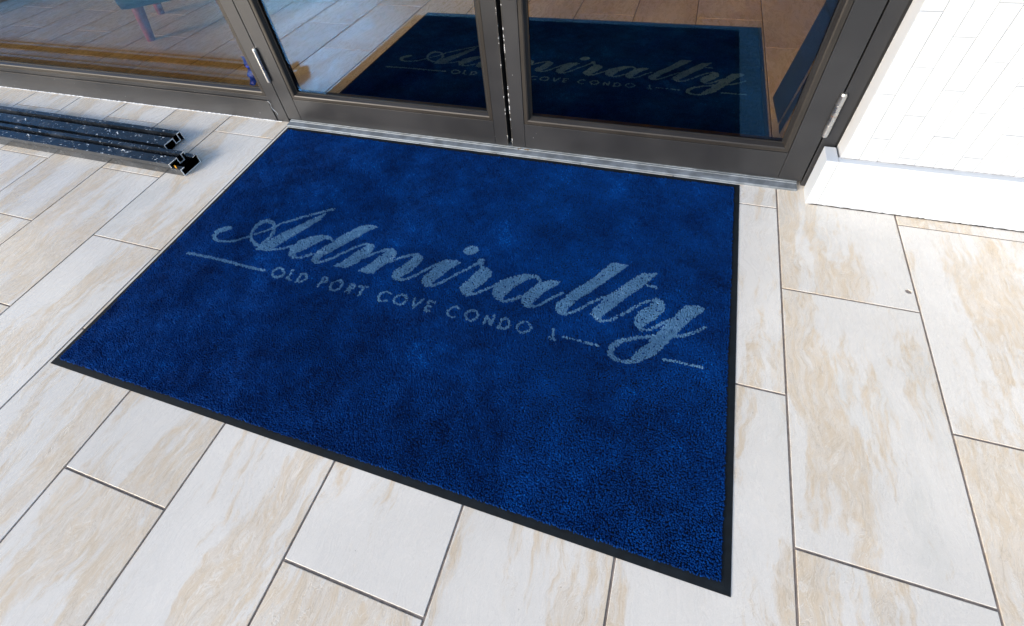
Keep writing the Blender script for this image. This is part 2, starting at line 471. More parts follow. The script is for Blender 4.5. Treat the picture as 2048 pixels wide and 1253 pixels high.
# ============================================================ white brick wall on the right
wall = empty('white_brick_wall', (0.112, -0.18, 0))
tag(wall, 'white painted wall of upright bricks with a plain white skirting, right of the doors', 'wall')
box('wall_core', 0.0, 2.5, 0.004, 0.12, -0.05, 2.36, M['mortar'], wall)
BW, BL = 0.0425, 0.192
def brick_mesh(n_, sx):
    bm = bmesh.new()
    x, z, c = sx / 2 - 0.0004, BL / 2 - 0.0004, 0.0012
    f = [bm.verts.new((a * (x - c), 0.0, b * (z - c))) for a, b in ((-1, -1), (1, -1), (1, 1), (-1, 1))]
    g = [bm.verts.new((a * x, 0.0008, b * z)) for a, b in ((-1, -1), (1, -1), (1, 1), (-1, 1))]
    h = [bm.verts.new((a * x, 0.012, b * z)) for a, b in ((-1, -1), (1, -1), (1, 1), (-1, 1))]
    bm.faces.new(f)
    for p_, q_ in ((f, g), (g, h)):
        for i in range(4): bm.faces.new((p_[i], q_[i], q_[(i + 1) % 4], p_[(i + 1) % 4]))
    me = bm_mesh(bm, n_); me.materials.append(M['white']); return me
bms = brick_mesh('brick', BW)
for c_ in range(24):
    zo = 0.152 + ((c_ * 0.37) % 1.0) * BL - BL
    for r_ in range(12):
        z = zo + r_ * BL + BL / 2
        if z - BL / 2 > 2.3 or z + BL / 2 < 0.14: continue
        o = link('brick', bms, None, wall, (c_ * BW + BW / 2, rng.uniform(-0.0009, 0.0005), z), (rng.uniform(-.003, .003), 0, rng.uniform(-.012, .012)))
# skirting
box('skirting', -0.006, 2.5, -0.020, 0.0045, -0.06, 0.153, M['skirt'], wall, 0.0015)
box('skirting_return', -0.036, -0.0065, -0.020, 0.049, -0.06, 0.1535, M['skirt'], wall, 0.0015)
# ragged bead of paint where wall meets the frame
def ragged(name, pts_fn, n, mat, parent, wid, dep):
    """thin uneven bead following a line; pts_fn(t)->(Vector pos, Vector side, Vector out)"""
    bm = bmesh.new(); prev = None
    for i in range(n + 1):
        t = i / n; p, s_, o_ = pts_fn(t)
        w = wid * (0.35 + 1.1 * rng.random()); d = dep * (0.4 + 0.9 * rng.random())
        a = [bm.verts.new(p + s_ * w), bm.verts.new(p + o_ * d + s_ * (w * 0.3)), bm.verts.new(p - s_ * (wid * 0.5)), bm.verts.new(p - o_ * 0.001)]
        if prev:
            for q in range(4): bm.faces.new((prev[q], prev[(q + 1) % 4], a[(q + 1) % 4], a[q]))
        prev = a
    return link(name, bm_mesh(bm, name), mat, parent)
ragged('paint_edge', lambda t: (Vector((0.001, 0.0595, 0.15 + t * 2.2)), Vector((-1, 0, 0)), Vector((0, -1, 0))), 900, M['white'], wall, 0.0013, 0.0010)
ragged('joint_line', lambda t: (Vector((0.0 + t * 1.6, -0.0005, 0.1545)), Vector((0, 0, 1)), Vector((0, -1, 0))), 300, M['joint'], wall, 0.0016, 0.0016)
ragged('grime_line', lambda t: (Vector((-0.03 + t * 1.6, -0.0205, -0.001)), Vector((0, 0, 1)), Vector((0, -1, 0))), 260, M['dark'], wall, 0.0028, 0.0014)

# ============================================================ door frame, sidelight, doors
FY = -0.12          # front plane of the metalwork
BY = -0.072
HZ = 2.30
GY = -0.100         # glass plane

def bead_frame(parent, x0, x1, z0, z1, wid):
    """four sloped glazing beads inside an opening, mitred; returns nothing"""
    # profile across: outer edge at FY, slopes inward to the glass
    yo, yi = FY + 0.0015, GY - 0.0035
    fr = [(x0, z0, x1, z0, 0, 1), (x1, z0, x1, z1, -1, 0), (x1, z1, x0, z1, 0, -1), (x0, z1, x0, z0, 1, 0)]
    for (ax, az, bx_, bz, nx, nz) in fr:
        bm = bmesh.new()
        dx, dz = (bx_ - ax), (bz - az); ln = math.hypot(dx, dz); dx /= ln; dz /= ln
        def pt(end, inset, y):
            X, Z = (ax, az) if end == 0 else (bx_, bz)
            sgn = 1 if end == 0 else -1
            return bm.verts.new((X + nx * inset + dx * inset * sgn, y, Z + nz * inset + dz * inset * sgn))
        prof = [(0.0006, GY + 0.006), (0.0006, yo), (wid * 0.55, yo), (wid * 0.72, yo + 0.002), (wid, yi), (wid, GY + 0.006)]
        A = [pt(0, i, y) for i, y in prof]; B = [pt(1, i, y) for i, y in prof]
        k = len(prof)
        for i in range(k): bm.faces.new((A[i], B[i], B[(i + 1) % k], A[(i + 1) % k]))
        bm.faces.new(A); bm.faces.new(B[::-1])
        link('glazing_bead', bm_mesh(bm, 'glazing_bead'), M['bead'], parent)
    # black gasket line against the glass
    bm = bmesh.new()
    g = wid; t_ = 0.004
    for X0, X1, Z0, Z1 in ((x0 + g, x1 - g, z0 + g, z0 + g + t_), (x0 + g, x1 - g, z1 - g - t_, z1 - g), (x0 + g, x0 + g + t_, z0 + g + t_, z1 - g - t_), (x1 - g - t_, x1 - g, z0 + g + t_, z1 - g - t_)):
        add_box(bm, X0, X1, GY - 0.0035, GY - 0.0005, Z0, Z1)
    link('gasket', bm_mesh(bm, 'gasket'), M['gasket'], parent)

def pane(parent, x0, x1, z0, z1):
    bm = bmesh.new(); add_box(bm, x0, x1, GY, GY + 0.006, z0, z1)
    # panes sit a hair out of plumb, leaning inward by a third of a degree
    bmesh.ops.rotate(bm, verts=bm.verts[:], cent=(0, GY, z0), matrix=Matrix.Rotation(-0.0065, 3, 'X'))
    return link('glass_pane', bm_mesh(bm, 'glass_pane'), M['glass'], parent)

def hinge(parent, x, z0, z1, r=0.0085):
    h = None; y = FY - r * 0.75
    n = 4; hgt = (z1 - z0 - 0.012) / n
    bm = bmesh.new()
    add_cyl(bm, (x, y, z0), (x, y, z0 + 0.006), r * 0.9, r * 0.9, 18); add_cyl(bm, (x, y, z1 - 0.006), (x, y, z1), r * 0.95, r * 0.75, 18)
    add_cyl(bm, (x, y, z0 + 0.004), (x, y, z1 - 0.004), r * 0.82, None, 18)
    add_box(bm, x - 0.004, x + 0.004, y + r * 0.4, FY + 0.002, z0 + 0.004, z1 - 0.004)
    h = link('hinge', bm_mesh(bm, 'hinge_pin'), M['steel'], parent)
    for i in range(n):
        bm = bmesh.new(); a = z0 + 0.006 + i * hgt
        add_cyl(bm, (x, y, a + 0.0006), (x, y, a + hgt - 0.0006), r, None, 20)
        k = link('knuckle', bm_mesh(bm, 'knuckle'), M['steel'], h)
    bm = bmesh.new(); a = z0 + 0.006 + 2 * hgt
    add_cyl(bm, (x, y, a - 0.0012), (x, y, a + 0.0012), r * 0.93, None, 16)
    link('rust_ring', bm_mesh(bm, 'rust_ring'), M['rust'], h)
    return h

# fixed frame: jambs both sides and header
frame = empty('door_frame', (0, 0, 0))
tag(frame, 'dark bronze metal frame standing around the double glass doors', 'door frame')
box('jamb', -1.892, -1.8345, FY, BY, -0.004, HZ, M['frame'], frame, 0.0012)
box('jamb', 0.0675, 0.1045, FY, BY, -0.004, HZ, M['frame'], frame, 0.0012)
box('jamb_shade_strip', 0.105, 0.1155, FY + 0.004, BY - 0.002, -0.004, HZ, M['gasket'], frame)  # black strip stands in for the wall return's shade on the jamb
box('head', -1.892, 0.1145, FY + 0.001, BY - 0.001, HZ + 0.0005, 2.36, M['frame'], frame, 0.001)
box('jamb_stop', -1.8345, -1.800, BY - 0.008, BY + 0.012, 0.0, HZ, M['frame'], frame)
box('jamb_stop', 0.030, 0.0675, BY - 0.008 + 0.012, BY + 0.022, 0.0, HZ, M['frame'], frame)

# threshold
thr = empty('door_threshold', (-0.88, -0.13, 0))
tag(thr, 'worn grey aluminium threshold strip under the double doors', 'threshold')
pr = [(-0.021, -0.006), (-0.021, 0.0055), (-0.0195, 0.0075), (0.002, 0.0095), (0.003, 0.0085), (0.0045, 0.0085), (0.0055, 0.0115), (0.009, 0.0118), (0.010, 0.0100), (0.0118, 0.0100), (0.0128, 0.013), (0.06, 0.013), (0.06, -0.006)]
prism_x('tread', pr, -0.945, 0.934, M['alu'], thr)

def leaf(name, label, x0, x1, hinge_left):
    d = empty(name, ((x0 if hinge_left else x1), FY, 0.016)); ox = d.location.x
    tag(d, label, 'door')
    inv = Matrix.Translation((-d.location.x, -d.location.y, -d.location.z))
    def fix(o): 
        o.data.transform(inv) if o.parent == d else None
    sw_h, sw_m, rail = 0.064, 0.047, 0.110
    hx0, hx1 = (x0, x0 + sw_h) if hinge_left else (x1 - sw_h, x1)
    mx0, mx1 = (x1 - sw_m, x1) if hinge_left else (x0, x0 + sw_m)
    parts = []
    parts.append(box('stile', hx0, hx1, FY, BY, 0.0175, HZ - 0.003, M['frame'], d, 0.001))
    parts.append(box('stile', mx0, mx1, FY, BY, 0.0175, HZ - 0.003, M['frame'], d, 0.001))
    ix0, ix1 = (hx1, mx0) if hinge_left else (mx1, hx0)
    parts.append(box('bottom_rail', ix0 + 0.0008, ix1 - 0.0008, FY + 0.0006, BY - 0.0006, 0.0175, rail, M['frame'], d, 0.001))
    parts.append(box('top_rail', ix0 + 0.0008, ix1 - 0.0008, FY + 0.0006, BY - 0.0006, HZ - 0.115, HZ - 0.003, M['frame'], d, 0.001))
    n0 = set(bpy.data.objects)
    bead_frame(d, ix0 + 0.001, ix1 - 0.001, rail + 0.001, HZ - 0.116, 0.021)
    parts.append(pane(d, ix0 + 0.006, ix1 - 0.006, rail + 0.006, HZ - 0.122))
    # interior side stops
    for (a, b, c, e) in ((ix0, ix1, rail, rail + 0.02), (ix0, ix1, HZ - 0.135, HZ - 0.115), (ix0, ix0 + 0.02, rail + 0.02, HZ - 0.135), (ix1 - 0.02, ix1, rail + 0.02, HZ - 0.135)):
        parts.append(box('inner_stop', a + 0.001, b - 0.001, GY + 0.007, BY - 0.002, c + 0.0005, e - 0.0005, M['bead'], d))
    # worn meeting edge
    ex = mx1 if hinge_left else mx0
    parts.append(box('worn_edge', ex - 0.0012, ex + 0.0012, FY - 0.0006, FY + 0.004, 0.02, 1.6, M['chip'], d))
    hx = x0 - 0.0018 if hinge_left else x1 + 0.0018
    hs = [hinge(d, hx, 0.182, 0.312), hinge(d, hx, 1.10, 1.23), hinge(d, hx, 2.02, 2.15)]
    for o in list(d.children):
        o.data.transform(inv)
        for c in o.children: c.data.transform(inv)
    return d
leaf('glass_door', 'left leaf of the double glass doors, hinged beside the sidelight', -1.831, -0.8785, True)
leaf('glass_door', 'right leaf of the double glass doors, hinged beside the white wall', -0.8615, 0.0635, False)
# astragal seen in the meeting gap
box('astragal', -0.884, -0.853, BY + 0.001, BY + 0.010, 0.02, HZ - 0.01, M['gasket'], frame)

# sidelight
sl = empty('sidelight_window', (-3.6, FY, 0))
tag(sl, 'fixed tinted glass sidelight in a dark metal frame behind the metal channels', 'window')
SX0, SX1 = -5.6, -1.8925
made = []
made.append(box('bottom_rail', SX0, SX1, FY - 0.004, BY, -0.004, 0.092, M['frame'], sl, 0.0012))
made.append(box('upper_rail', SX0, SX1, FY + 0.001, BY - 0.001, 0.0935, 0.112, M['frame'], sl, 0.001))
made.append(box('top_rail', SX0, SX1, FY, BY, HZ - 0.06, 2.36, M['frame'], sl, 0.001))
made.append(box('end_post', SX0 - 0.06, SX0 - 0.001, FY, BY, -0.004, 2.36, M['frame'], sl, 0.001))
bead_frame(sl, SX0 + 0.001, SX1 - 0.001, 0.1125, HZ - 0.061, 0.022)
pane(sl, SX0 + 0.006, SX1 - 0.006, 0.118, HZ - 0.066)
ragged('caulk_line', lambda t: (Vector((SX0 + 0.4 + t * 3.33, FY - 0.0045, 0.0012)), Vector((0, 0, 1)), Vector((0, -1, 0))), 520, M['caulk'], sl, 0.0026, 0.004)
ragged('paint_drip', lambda t: (Vector((-1.893 + 0.018 * t + 0.004 * math.sin(t * 9), FY - 0.0055, 0.095 - t * 0.062)), Vector((1, 0, 0.2)), Vector((0, -1, 0))), 14, M['caulk'], sl, 0.0014, 0.0012)
inv = Matrix.Translation((3.6, -FY, 0))
for o in sl.children: o.data.transform(inv)

# ============================================================ floor mats
POLY=[[(-15112,-6231),(-14979,-5986),(-14838,-5710),(-14631,-5369),(-14351,-5005),(-14055,-4648),(-13836,-4376),(-13747,-4256),(-13513,-4031),(-13482,-3906),(-13593,-4032),(-13689,-4220),(-13712,-4570),(-13890,-4899),(-14128,-5329),(-14360,-5749),(-14478,-5985),(-14701,-6180)],[(-13904,-6091),(-13979,-5817),(-13860,-5520),(-13589,-5305),(-13288,-5173),(-12952,-5140),(-12683,-5332),(-12717,-5399),(-12923,-5269),(-13063,-5287),(-13193,-5482),(-13356,-5698),(-13526,-5899),(-13633,-6040),(-13577,-6141),(-13441,-6137),(-13262,-5994),(-13094,-5867),(-13062,-5917),(-13205,-6079),(-13413,-6215),(-13624,-6237),(-13813,-6184)],[(-13026,-6163),(-13062,-5917),(-12947,-5630),(-12770,-5352),(-12606,-5044),(-12379,-4747),(-12178,-4483),(-11956,-4385),(-11616,-4415),(-11842,-4637),(-12043,-4942),(-12248,-5229),(-12450,-5511),(-12621,-5754),(-12769,-5988),(-12770,-6101),(-12724,-6173),(-12749,-6248),(-12899,-6243)],[(-12202,-6196),(-12031,-6004),(-11923,-5783),(-11812,-5559),(-11672,-5383),(-11616,-5225),(-11573,-5128),(-11424,-5136),(-11298,-5236),(-11300,-5408),(-11414,-5632),(-11512,-5877),(-11643,-6059),(-11800,-6193),(-12028,-6208)],[(-11371,-6207),(-11213,-5994),(-11100,-5777),(-10998,-5532),(-10890,-5338),(-10872,-5192),(-10759,-5136),(-10596,-5182),(-10500,-5328),(-10544,-5560),(-10717,-5846),(-10875,-6190),(-11089,-6217)],[(-10293,-6118),(-10306,-5938),(-10169,-5719),(-10021,-5467),(-9940,-5256),(-9926,-5141),(-9760,-5157),(-9643,-5266),(-9645,-5456),(-9744,-5720),(-9883,-5938),(-9990,-6081),(-10068,-6190),(-10198,-6197)],[(-9366,-6041),(-9361,-5886),(-9248,-5703),(-9164,-5499),(-9079,-5291),(-8966,-5143),(-8713,-5122),(-8438,-5135),(-8556,-5297),(-8703,-5464),(-8819,-5700),(-8943,-5910),(-9036,-6084),(-8992,-6185),(-9149,-6212),(-9295,-6149)],[(-8598,-4725),(-8552,-4588),(-8396,-4481),(-8221,-4481),(-8138,-4559),(-8181,-4708),(-8326,-4838),(-8504,-4827)],[(-8186,-6043),(-8145,-5860),(-8046,-5686),(-7945,-5458),(-7883,-5288),(-7793,-5189),(-7623,-5199),(-7468,-5289),(-7479,-5494),(-7601,-5724),(-7730,-5928),(-7800,-6067),(-7824,-6217),(-7961,-6228),(-8088,-6164)],[(-7269,-5947),(-7290,-5711),(-7169,-5533),(-6965,-5357),(-6734,-5199),(-6447,-5090),(-6208,-5094),(-6060,-5206),(-6047,-5325),(-6108,-5389),(-6127,-5247),(-6259,-5194),(-6415,-5270),(-6558,-5453),(-6728,-5666),(-6825,-5859),(-6902,-6043),(-6898,-6113),(-6755,-6076),(-6614,-5970),(-6462,-5837),(-6421,-5909),(-6563,-6073),(-6756,-6192),(-6967,-6200),(-7154,-6108)],[(-6390,-6075),(-6431,-5877),(-6326,-5708),(-6197,-5484),(-6090,-5312),(-5963,-5206),(-5766,-5145),(-5523,-5121),(-5609,-5312),(-5777,-5474),(-5903,-5648),(-5985,-5833),(-6084,-6019),(-6084,-6088),(-5973,-6082),(-5987,-6165),(-6147,-6195),(-6282,-6184)],[(-5473,-6004),(-5458,-5842),(-5345,-5698),(-5247,-5488),(-5075,-5256),(-4853,-4984),(-4677,-4745),(-4506,-4454),(-4360,-4216),(-4244,-4123),(-4053,-4140),(-3847,-4141),(-4032,-4387),(-4227,-4658),(-4446,-4978),(-4666,-5270),(-4885,-5535),(-5062,-5808),(-5173,-6038),(-5132,-6137),(-5224,-6205),(-5380,-6158)],[(-4549,-5985),(-4519,-5824),(-4395,-5636),(-4286,-5359),(-4106,-5152),(-3915,-4892),(-3734,-4656),(-3565,-4444),(-3401,-4311),(-3261,-4276),(-3032,-4239),(-3157,-4391),(-3276,-4589),(-3410,-4789),(-3619,-5074),(-3807,-5350),(-3978,-5596),(-4129,-5833),(-4237,-6012),(-4221,-6094),(-4157,-6162),(-4309,-6181),(-4466,-6094)],[(-3457,-5982),(-3464,-5815),(-3372,-5619),(-3213,-5403),(-3065,-5209),(-3125,-5135),(-2961,-5071),(-2818,-5124),(-2753,-5262),(-2784,-5445),(-2896,-5645),(-3039,-5851),(-3182,-6035),(-3183,-6158),(-3300,-6148),(-3410,-6074)],[(-2844,-6109),(-2707,-5868),(-2567,-5623),(-2426,-5352),(-2277,-5140),(-2117,-5065),(-1953,-5045),(-1770,-5095),(-1875,-5251),(-2041,-5464),(-2202,-5694),(-2330,-5912),(-2440,-6122),(-2606,-6383),(-2743,-6594),(-2879,-6784),(-3038,-6903),(-3179,-7035),(-3357,-7121),(-3376,-6995),(-3278,-6778),(-3141,-6605),(-3033,-6439),(-2955,-6279)]]
CHAIN=[[(-16591,-5618,97),(-16725,-5697,118),(-16873,-5828,117),(-16891,-6006,82),(-16792,-6139,57),(-16562,-6194,48),(-16261,-6153,48),(-16015,-6049,48),(-15810,-5893,48),(-15606,-5768,56)],[(-15606,-5768,56),(-15701,-5539,61),(-15729,-5323,83),(-15679,-5133,91),(-15507,-5028,84),(-15276,-5041,67),(-15061,-5185,52),(-14940,-5425,56),(-14922,-5669,56),(-15018,-5935,59)],[(-15606,-5768,56),(-15396,-5933,55),(-15118,-6049,65),(-14903,-6087,77)],[(-15525,-5624,43),(-15257,-5436,43),(-15038,-5179,46),(-14913,-4974,50),(-14639,-4781,50),(-14374,-4573,50),(-14074,-4373,50),(-13820,-4183,50),(-13602,-4017,51)],[(-14725,-6148,49),(-14392,-6068,46),(-14140,-5949,46),(-13945,-5784,51)],[(-12793,-6217,48),(-12592,-6113,44),(-12406,-5942,44),(-12263,-5739,44),(-12096,-5570,44),(-11921,-5370,45),(-11722,-5207,45),(-11552,-5166,50)],[(-11428,-5691,43),(-11281,-5530,44),(-11105,-5375,44),(-10907,-5214,44)],[(-10589,-5652,42),(-10434,-5506,43),(-10273,-5370,43),(-10098,-5259,43),(-9886,-5180,43)],[(-10170,-6164,56),(-10023,-6192,45),(-9873,-6142,45),(-9705,-6036,40),(-9549,-5855,41),(-9369,-5628,41),(-9210,-5444,41),(-9073,-5304,46)],[(-9159,-6190,44),(-8983,-6158,43),(-8826,-6031,44),(-8665,-5865,44),(-8511,-5675,44),(-8351,-5494,45),(-8170,-5307,45),(-8030,-5115,51),(-7920,-4983,97)],[(-7920,-4983,97),(-7868,-5155,47),(-7776,-5236,56)],[(-7906,-6214,47),(-7753,-6139,42),(-7579,-6011,42),(-7426,-5876,42),(-7248,-5697,43)],[(-6066,-6151,40),(-5906,-6053,40),(-5733,-5861,40),(-5573,-5681,40),(-5392,-5507,41)],[(-5197,-6165,39),(-5005,-6060,39),(-4829,-5882,39),(-4655,-5681,39),(-4475,-5499,40),(-4305,-5352,40)],[(-3354,-4680,40),(-3225,-4718,40),(-3048,-4721,40)],[(-4212,-6145,37),(-4020,-6062,37),(-3857,-5902,42),(-3697,-5720,43),(-3519,-5521,43),(-3340,-5320,39),(-3150,-5182,35),(-3005,-5100,39)],[(-3233,-6151,45),(-3075,-6099,36),(-2925,-5977,36),(-2777,-5824,41),(-2627,-5680,46)],[(-3306,-7032,72),(-3456,-7101,52),(-3644,-7124,49),(-3814,-7076,69),(-3887,-6942,78),(-3849,-6776,84),(-3712,-6611,67),(-3516,-6489,58),(-3300,-6391,49),(-3097,-6317,40),(-2896,-6224,44)],[(-2485,-6154,44),(-2299,-6084,40),(-2118,-5966,40),(-1938,-5818,40),(-1757,-5648,40)],[(-17211,-6892,44),(-16699,-6871,47),(-15887,-6863,51),(-15079,-6878,49),(-14213,-6900,43)],[(-2624,-6827,29),(-2379,-6797,28),(-2072,-6806,31),(-1771,-6796,31)],[(-5040,-6835,38),(-4868,-6830,31),(-4608,-6841,31),(-4405,-6837,34),(-4200,-6851,30)],[(-13779,-6674,41),(-13634,-6720,41),(-13531,-6830,40),(-13542,-6953,40),(-13640,-7022,40),(-13812,-7007,40),(-13902,-6868,41),(-13873,-6752,41),(-13779,-6674,41)],[(-13344,-6676,41),(-13321,-6831,40),(-13310,-6988,40),(-13175,-7006,40)],[(-12961,-7018,39),(-12978,-6852,40),(-13009,-6701,40),(-12876,-6681,40),(-12762,-6772,40),(-12768,-6879,39),(-12846,-6976,39),(-12961,-7018,39)],[(-12254,-6995,39),(-12255,-6829,39),(-12246,-6657,39),(-12109,-6688,39),(-12080,-6772,39),(-12200,-6841,39)],[(-11812,-6997,38),(-11886,-6915,38),(-11884,-6787,39),(-11784,-6685,39),(-11663,-6655,39),(-11557,-6756,38),(-11557,-6908,38),(-11682,-7002,38),(-11812,-6997,38)],[(-11337,-6952,38),(-11323,-6824,38),(-11291,-6664,38),(-11163,-6708,38),(-11162,-6808,38),(-11297,-6847,38)],[(-11251,-6831,38),(-11211,-6975,37)],[(-11029,-6687,38),(-10794,-6665,38)],[(-10886,-6701,38),(-10882,-6985,37)],[(-10006,-6701,37),(-10160,-6654,37),(-10286,-6748,37),(-10310,-6888,37),(-10223,-7010,36),(-10019,-6969,36)],[(-9825,-6886,36),(-9817,-6752,36),(-9697,-6649,37),(-9562,-6663,36),(-9472,-6783,36),(-9487,-6906,36),(-9592,-6991,36),(-9739,-6970,36),(-9825,-6886,36)],[(-9272,-6673,36),(-9176,-6966,35),(-9038,-6660,36)],[(-8662,-6670,35),(-8847,-6671,36),(-8826,-6990,35),(-8689,-6978,35)],[(-8832,-6842,35),(-8685,-6827,35)],[(-7928,-6689,34),(-8025,-6646,35),(-8157,-6714,35),(-8210,-6853,34),(-8150,-6973,34),(-8018,-7006,34),(-7955,-6967,34)],[(-7696,-6855,34),(-7695,-6731,34),(-7585,-6657,34),(-7475,-6640,34),(-7371,-6737,34),(-7374,-6859,33),(-7485,-6976,33),(-7631,-6949,34),(-7696,-6855,34)],[(-7138,-6983,33),(-7144,-6700,34),(-6951,-6977,33),(-6947,-6660,33)],[(-6753,-6988,32),(-6714,-6795,33),(-6716,-6675,33),(-6608,-6658,33),(-6492,-6758,33),(-6480,-6884,32),(-6577,-6984,32),(-6753,-6988,32)],[(-6276,-6830,32),(-6252,-6727,33),(-6130,-6641,33),(-5996,-6660,32),(-5911,-6766,32),(-5948,-6891,32),(-6070,-6965,32),(-6208,-6960,32),(-6276,-6830,32)],[(-5356,-6661,32),(-5306,-6927,31)],[(-5401,-6932,31),(-5250,-6973,31)]]
MX0, MX1, MY0, MY1 = -1.8174, -0.1051, -1.1150, -0.0054      # local y measured from the hinge line
BD = 0.019
def seg_mask(P, mask):
    for ch in CHAIN:
        c = np.array(ch, float) / 1e4; c[:, 2] *= 0.96
        for i in range(len(c) - 1):
            a, b = c[i], c[i + 1]; mw = max(a[2], b[2]) + 0.001
            lo = np.minimum(a[:2], b[:2]) - mw; hi = np.maximum(a[:2], b[:2]) + mw
            idx = np.where((P[:, 0] > lo[0]) & (P[:, 0] < hi[0]) & (P[:, 1] > lo[1]) & (P[:, 1] < hi[1]))[0]
            if not len(idx): continue
            d = b[:2] - a[:2]; L2 = max(d @ d, 1e-12)
            t = np.clip(((P[idx] - a[:2]) @ d) / L2, 0, 1)
            q = a[:2] + t[:, None] * d
            w = a[2] + t * (b[2] - a[2])
            dist = np.hypot(*(P[idx] - q).T)
            mask[idx[dist < w]] = True
    for pl in POLY:
        c = np.array(pl, float) / 1e4
        lo = c.min(0); hi = c.max(0)
        idx = np.where((P[:, 0] > lo[0]) & (P[:, 0] < hi[0]) & (P[:, 1] > lo[1]) & (P[:, 1] < hi[1]))[0]
        ins = np.zeros(len(idx), bool); x, y = P[idx].T
        for i in range(len(c)):
            x0, y0 = c[i]; x1, y1 = c[(i + 1) % len(c)]
            if y0 == y1: continue
            ins ^= ((y0 > y) != (y1 > y)) & (x < (x1 - x0) * (y - y0) / (y1 - y0) + x0)
        mask[idx[ins]] = True
    return mask

def vnoise(P, cell, seed):
    g = np.random.default_rng(seed).random((64, 64)) * 2 - 1
    q = (P + 7.0) / cell; i = np.floor(q).astype(int); f = q - i; f = f * f * (3 - 2 * f)
    a = g[i[:, 0] % 64, i[:, 1] % 64]; b = g[(i[:, 0] + 1) % 64, i[:, 1] % 64]
    c = g[i[:, 0] % 64, (i[:, 1] + 1) % 64]; d = g[(i[:, 0] + 1) % 64, (i[:, 1] + 1) % 64]
    return (a * (1 - f[:, 0]) + b * f[:, 0]) * (1 - f[:, 1]) + (c * (1 - f[:, 0]) + d * f[:, 0]) * f[:, 1]

SPC = 0.0036
gx = np.arange(MX0 + BD, MX1 - BD, SPC); gy = np.arange(MY0 + BD, MY1 - BD, SPC)
PX, PY = np.meshgrid(gx, gy)
PP = np.stack([PX.ravel(), PY.ravel()], 1)
PP += npr.uniform(-0.45, 0.45, PP.shape) * SPC
mask = seg_mask(PP, np.zeros(len(PP), bool))
# a few stray tufts swap colour along the letter edges, as in a printed pile
flip = npr.random(len(PP)) < 0.03
lmask = mask & ~flip
leanx = 0.6 * vnoise(PP, 0.16, 1) + 0.5 * vnoise(PP, 0.05, 2) + 0.5 * vnoise(PP, 0.016, 21)
leany = 0.6 * vnoise(PP, 0.13, 3) + 0.5 * vnoise(PP, 0.045, 4) + 0.5 * vnoise(PP, 0.014, 22)
hn = 1.0 + 0.10 * vnoise(PP, 0.09, 5) + 0.16 * vnoise(PP, 0.011, 6)
yarn_patch = 0.35 * vnoise(PP, 0.20, 7) + 0.42 * vnoise(PP, 0.06, 10) + 0.30 * vnoise(PP, 0.012, 8) + 0.40 * vnoise(PP, 0.03, 9)

def tuft_mesh(name, idx, mat):
    n = len(idx); P = PP[idx]
    ang = npr.uniform(0, 2 * math.pi, n); rad = 0.0033
    hgt = 0.0052 * hn[idx] * npr.uniform(0.82, 1.15, n)
    zb = 0.0022
    V = np.zeros((n, 7, 3))
    tl = np.stack([leanx[idx], leany[idx]], 1) * 0.0030 + npr.normal(0, 0.0008, (n, 2))
    for k in range(3):
        a = ang + k * 2.0944
        V[:, k, 0] = P[:, 0] + rad * np.cos(a); V[:, k, 1] = P[:, 1] + rad * np.sin(a); V[:, k, 2] = zb
        r2 = rad * 0.72
        V[:, 3 + k, 0] = P[:, 0] + tl[:, 0] * 0.55 + r2 * np.cos(a + 0.3); V[:, 3 + k, 1] = P[:, 1] + tl[:, 1] * 0.55 + r2 * np.sin(a + 0.3); V[:, 3 + k, 2] = zb + hgt * 0.68
    V[:, 6, 0] = P[:, 0] + tl[:, 0]; V[:, 6, 1] = P[:, 1] + tl[:, 1]; V[:, 6, 2] = zb + hgt
    F = []
    base = np.arange(n) * 7
    quads = np.stack([np.stack([base + k, base + (k + 1) % 3, base + 3 + (k + 1) % 3, base + 3 + k], 1) for k in range(3)], 1).reshape(-1, 4)
    tris = np.stack([np.stack([base + 3 + k, base + 3 + (k + 1) % 3, base + 6], 1) for k in range(3)], 1).reshape(-1, 3)
    me = bpy.data.meshes.new(name)
    me.vertices.add(n * 7); me.vertices.foreach_set('co', V.reshape(-1))
    nl = quads.size + tris.size
    me.loops.add(nl); me.loops.foreach_set('vertex_index', np.concatenate([quads.reshape(-1), tris.reshape(-1)]).astype(np.int32))
    npoly = len(quads) + len(tris)
    me.polygons.add(npoly)
    st = np.concatenate([np.arange(len(quads)) * 4, quads.size + np.arange(len(tris)) * 3]).astype(np.int32)
    me.polygons.foreach_set('loop_start', st)
    me.polygons.foreach_set('use_smooth', np.ones(npoly, bool))
    me.update(calc_edges=True)
    at = me.attributes.new('yarn', 'FLOAT', 'POINT')
    v = np.clip(0.5 + 0.40 * yarn_patch[idx] + npr.normal(0, 0.13, n), 0, 1)
    at.data.foreach_set('value', np.repeat(v, 7).astype(np.float32))
    me.materials.append(mat)
    return me

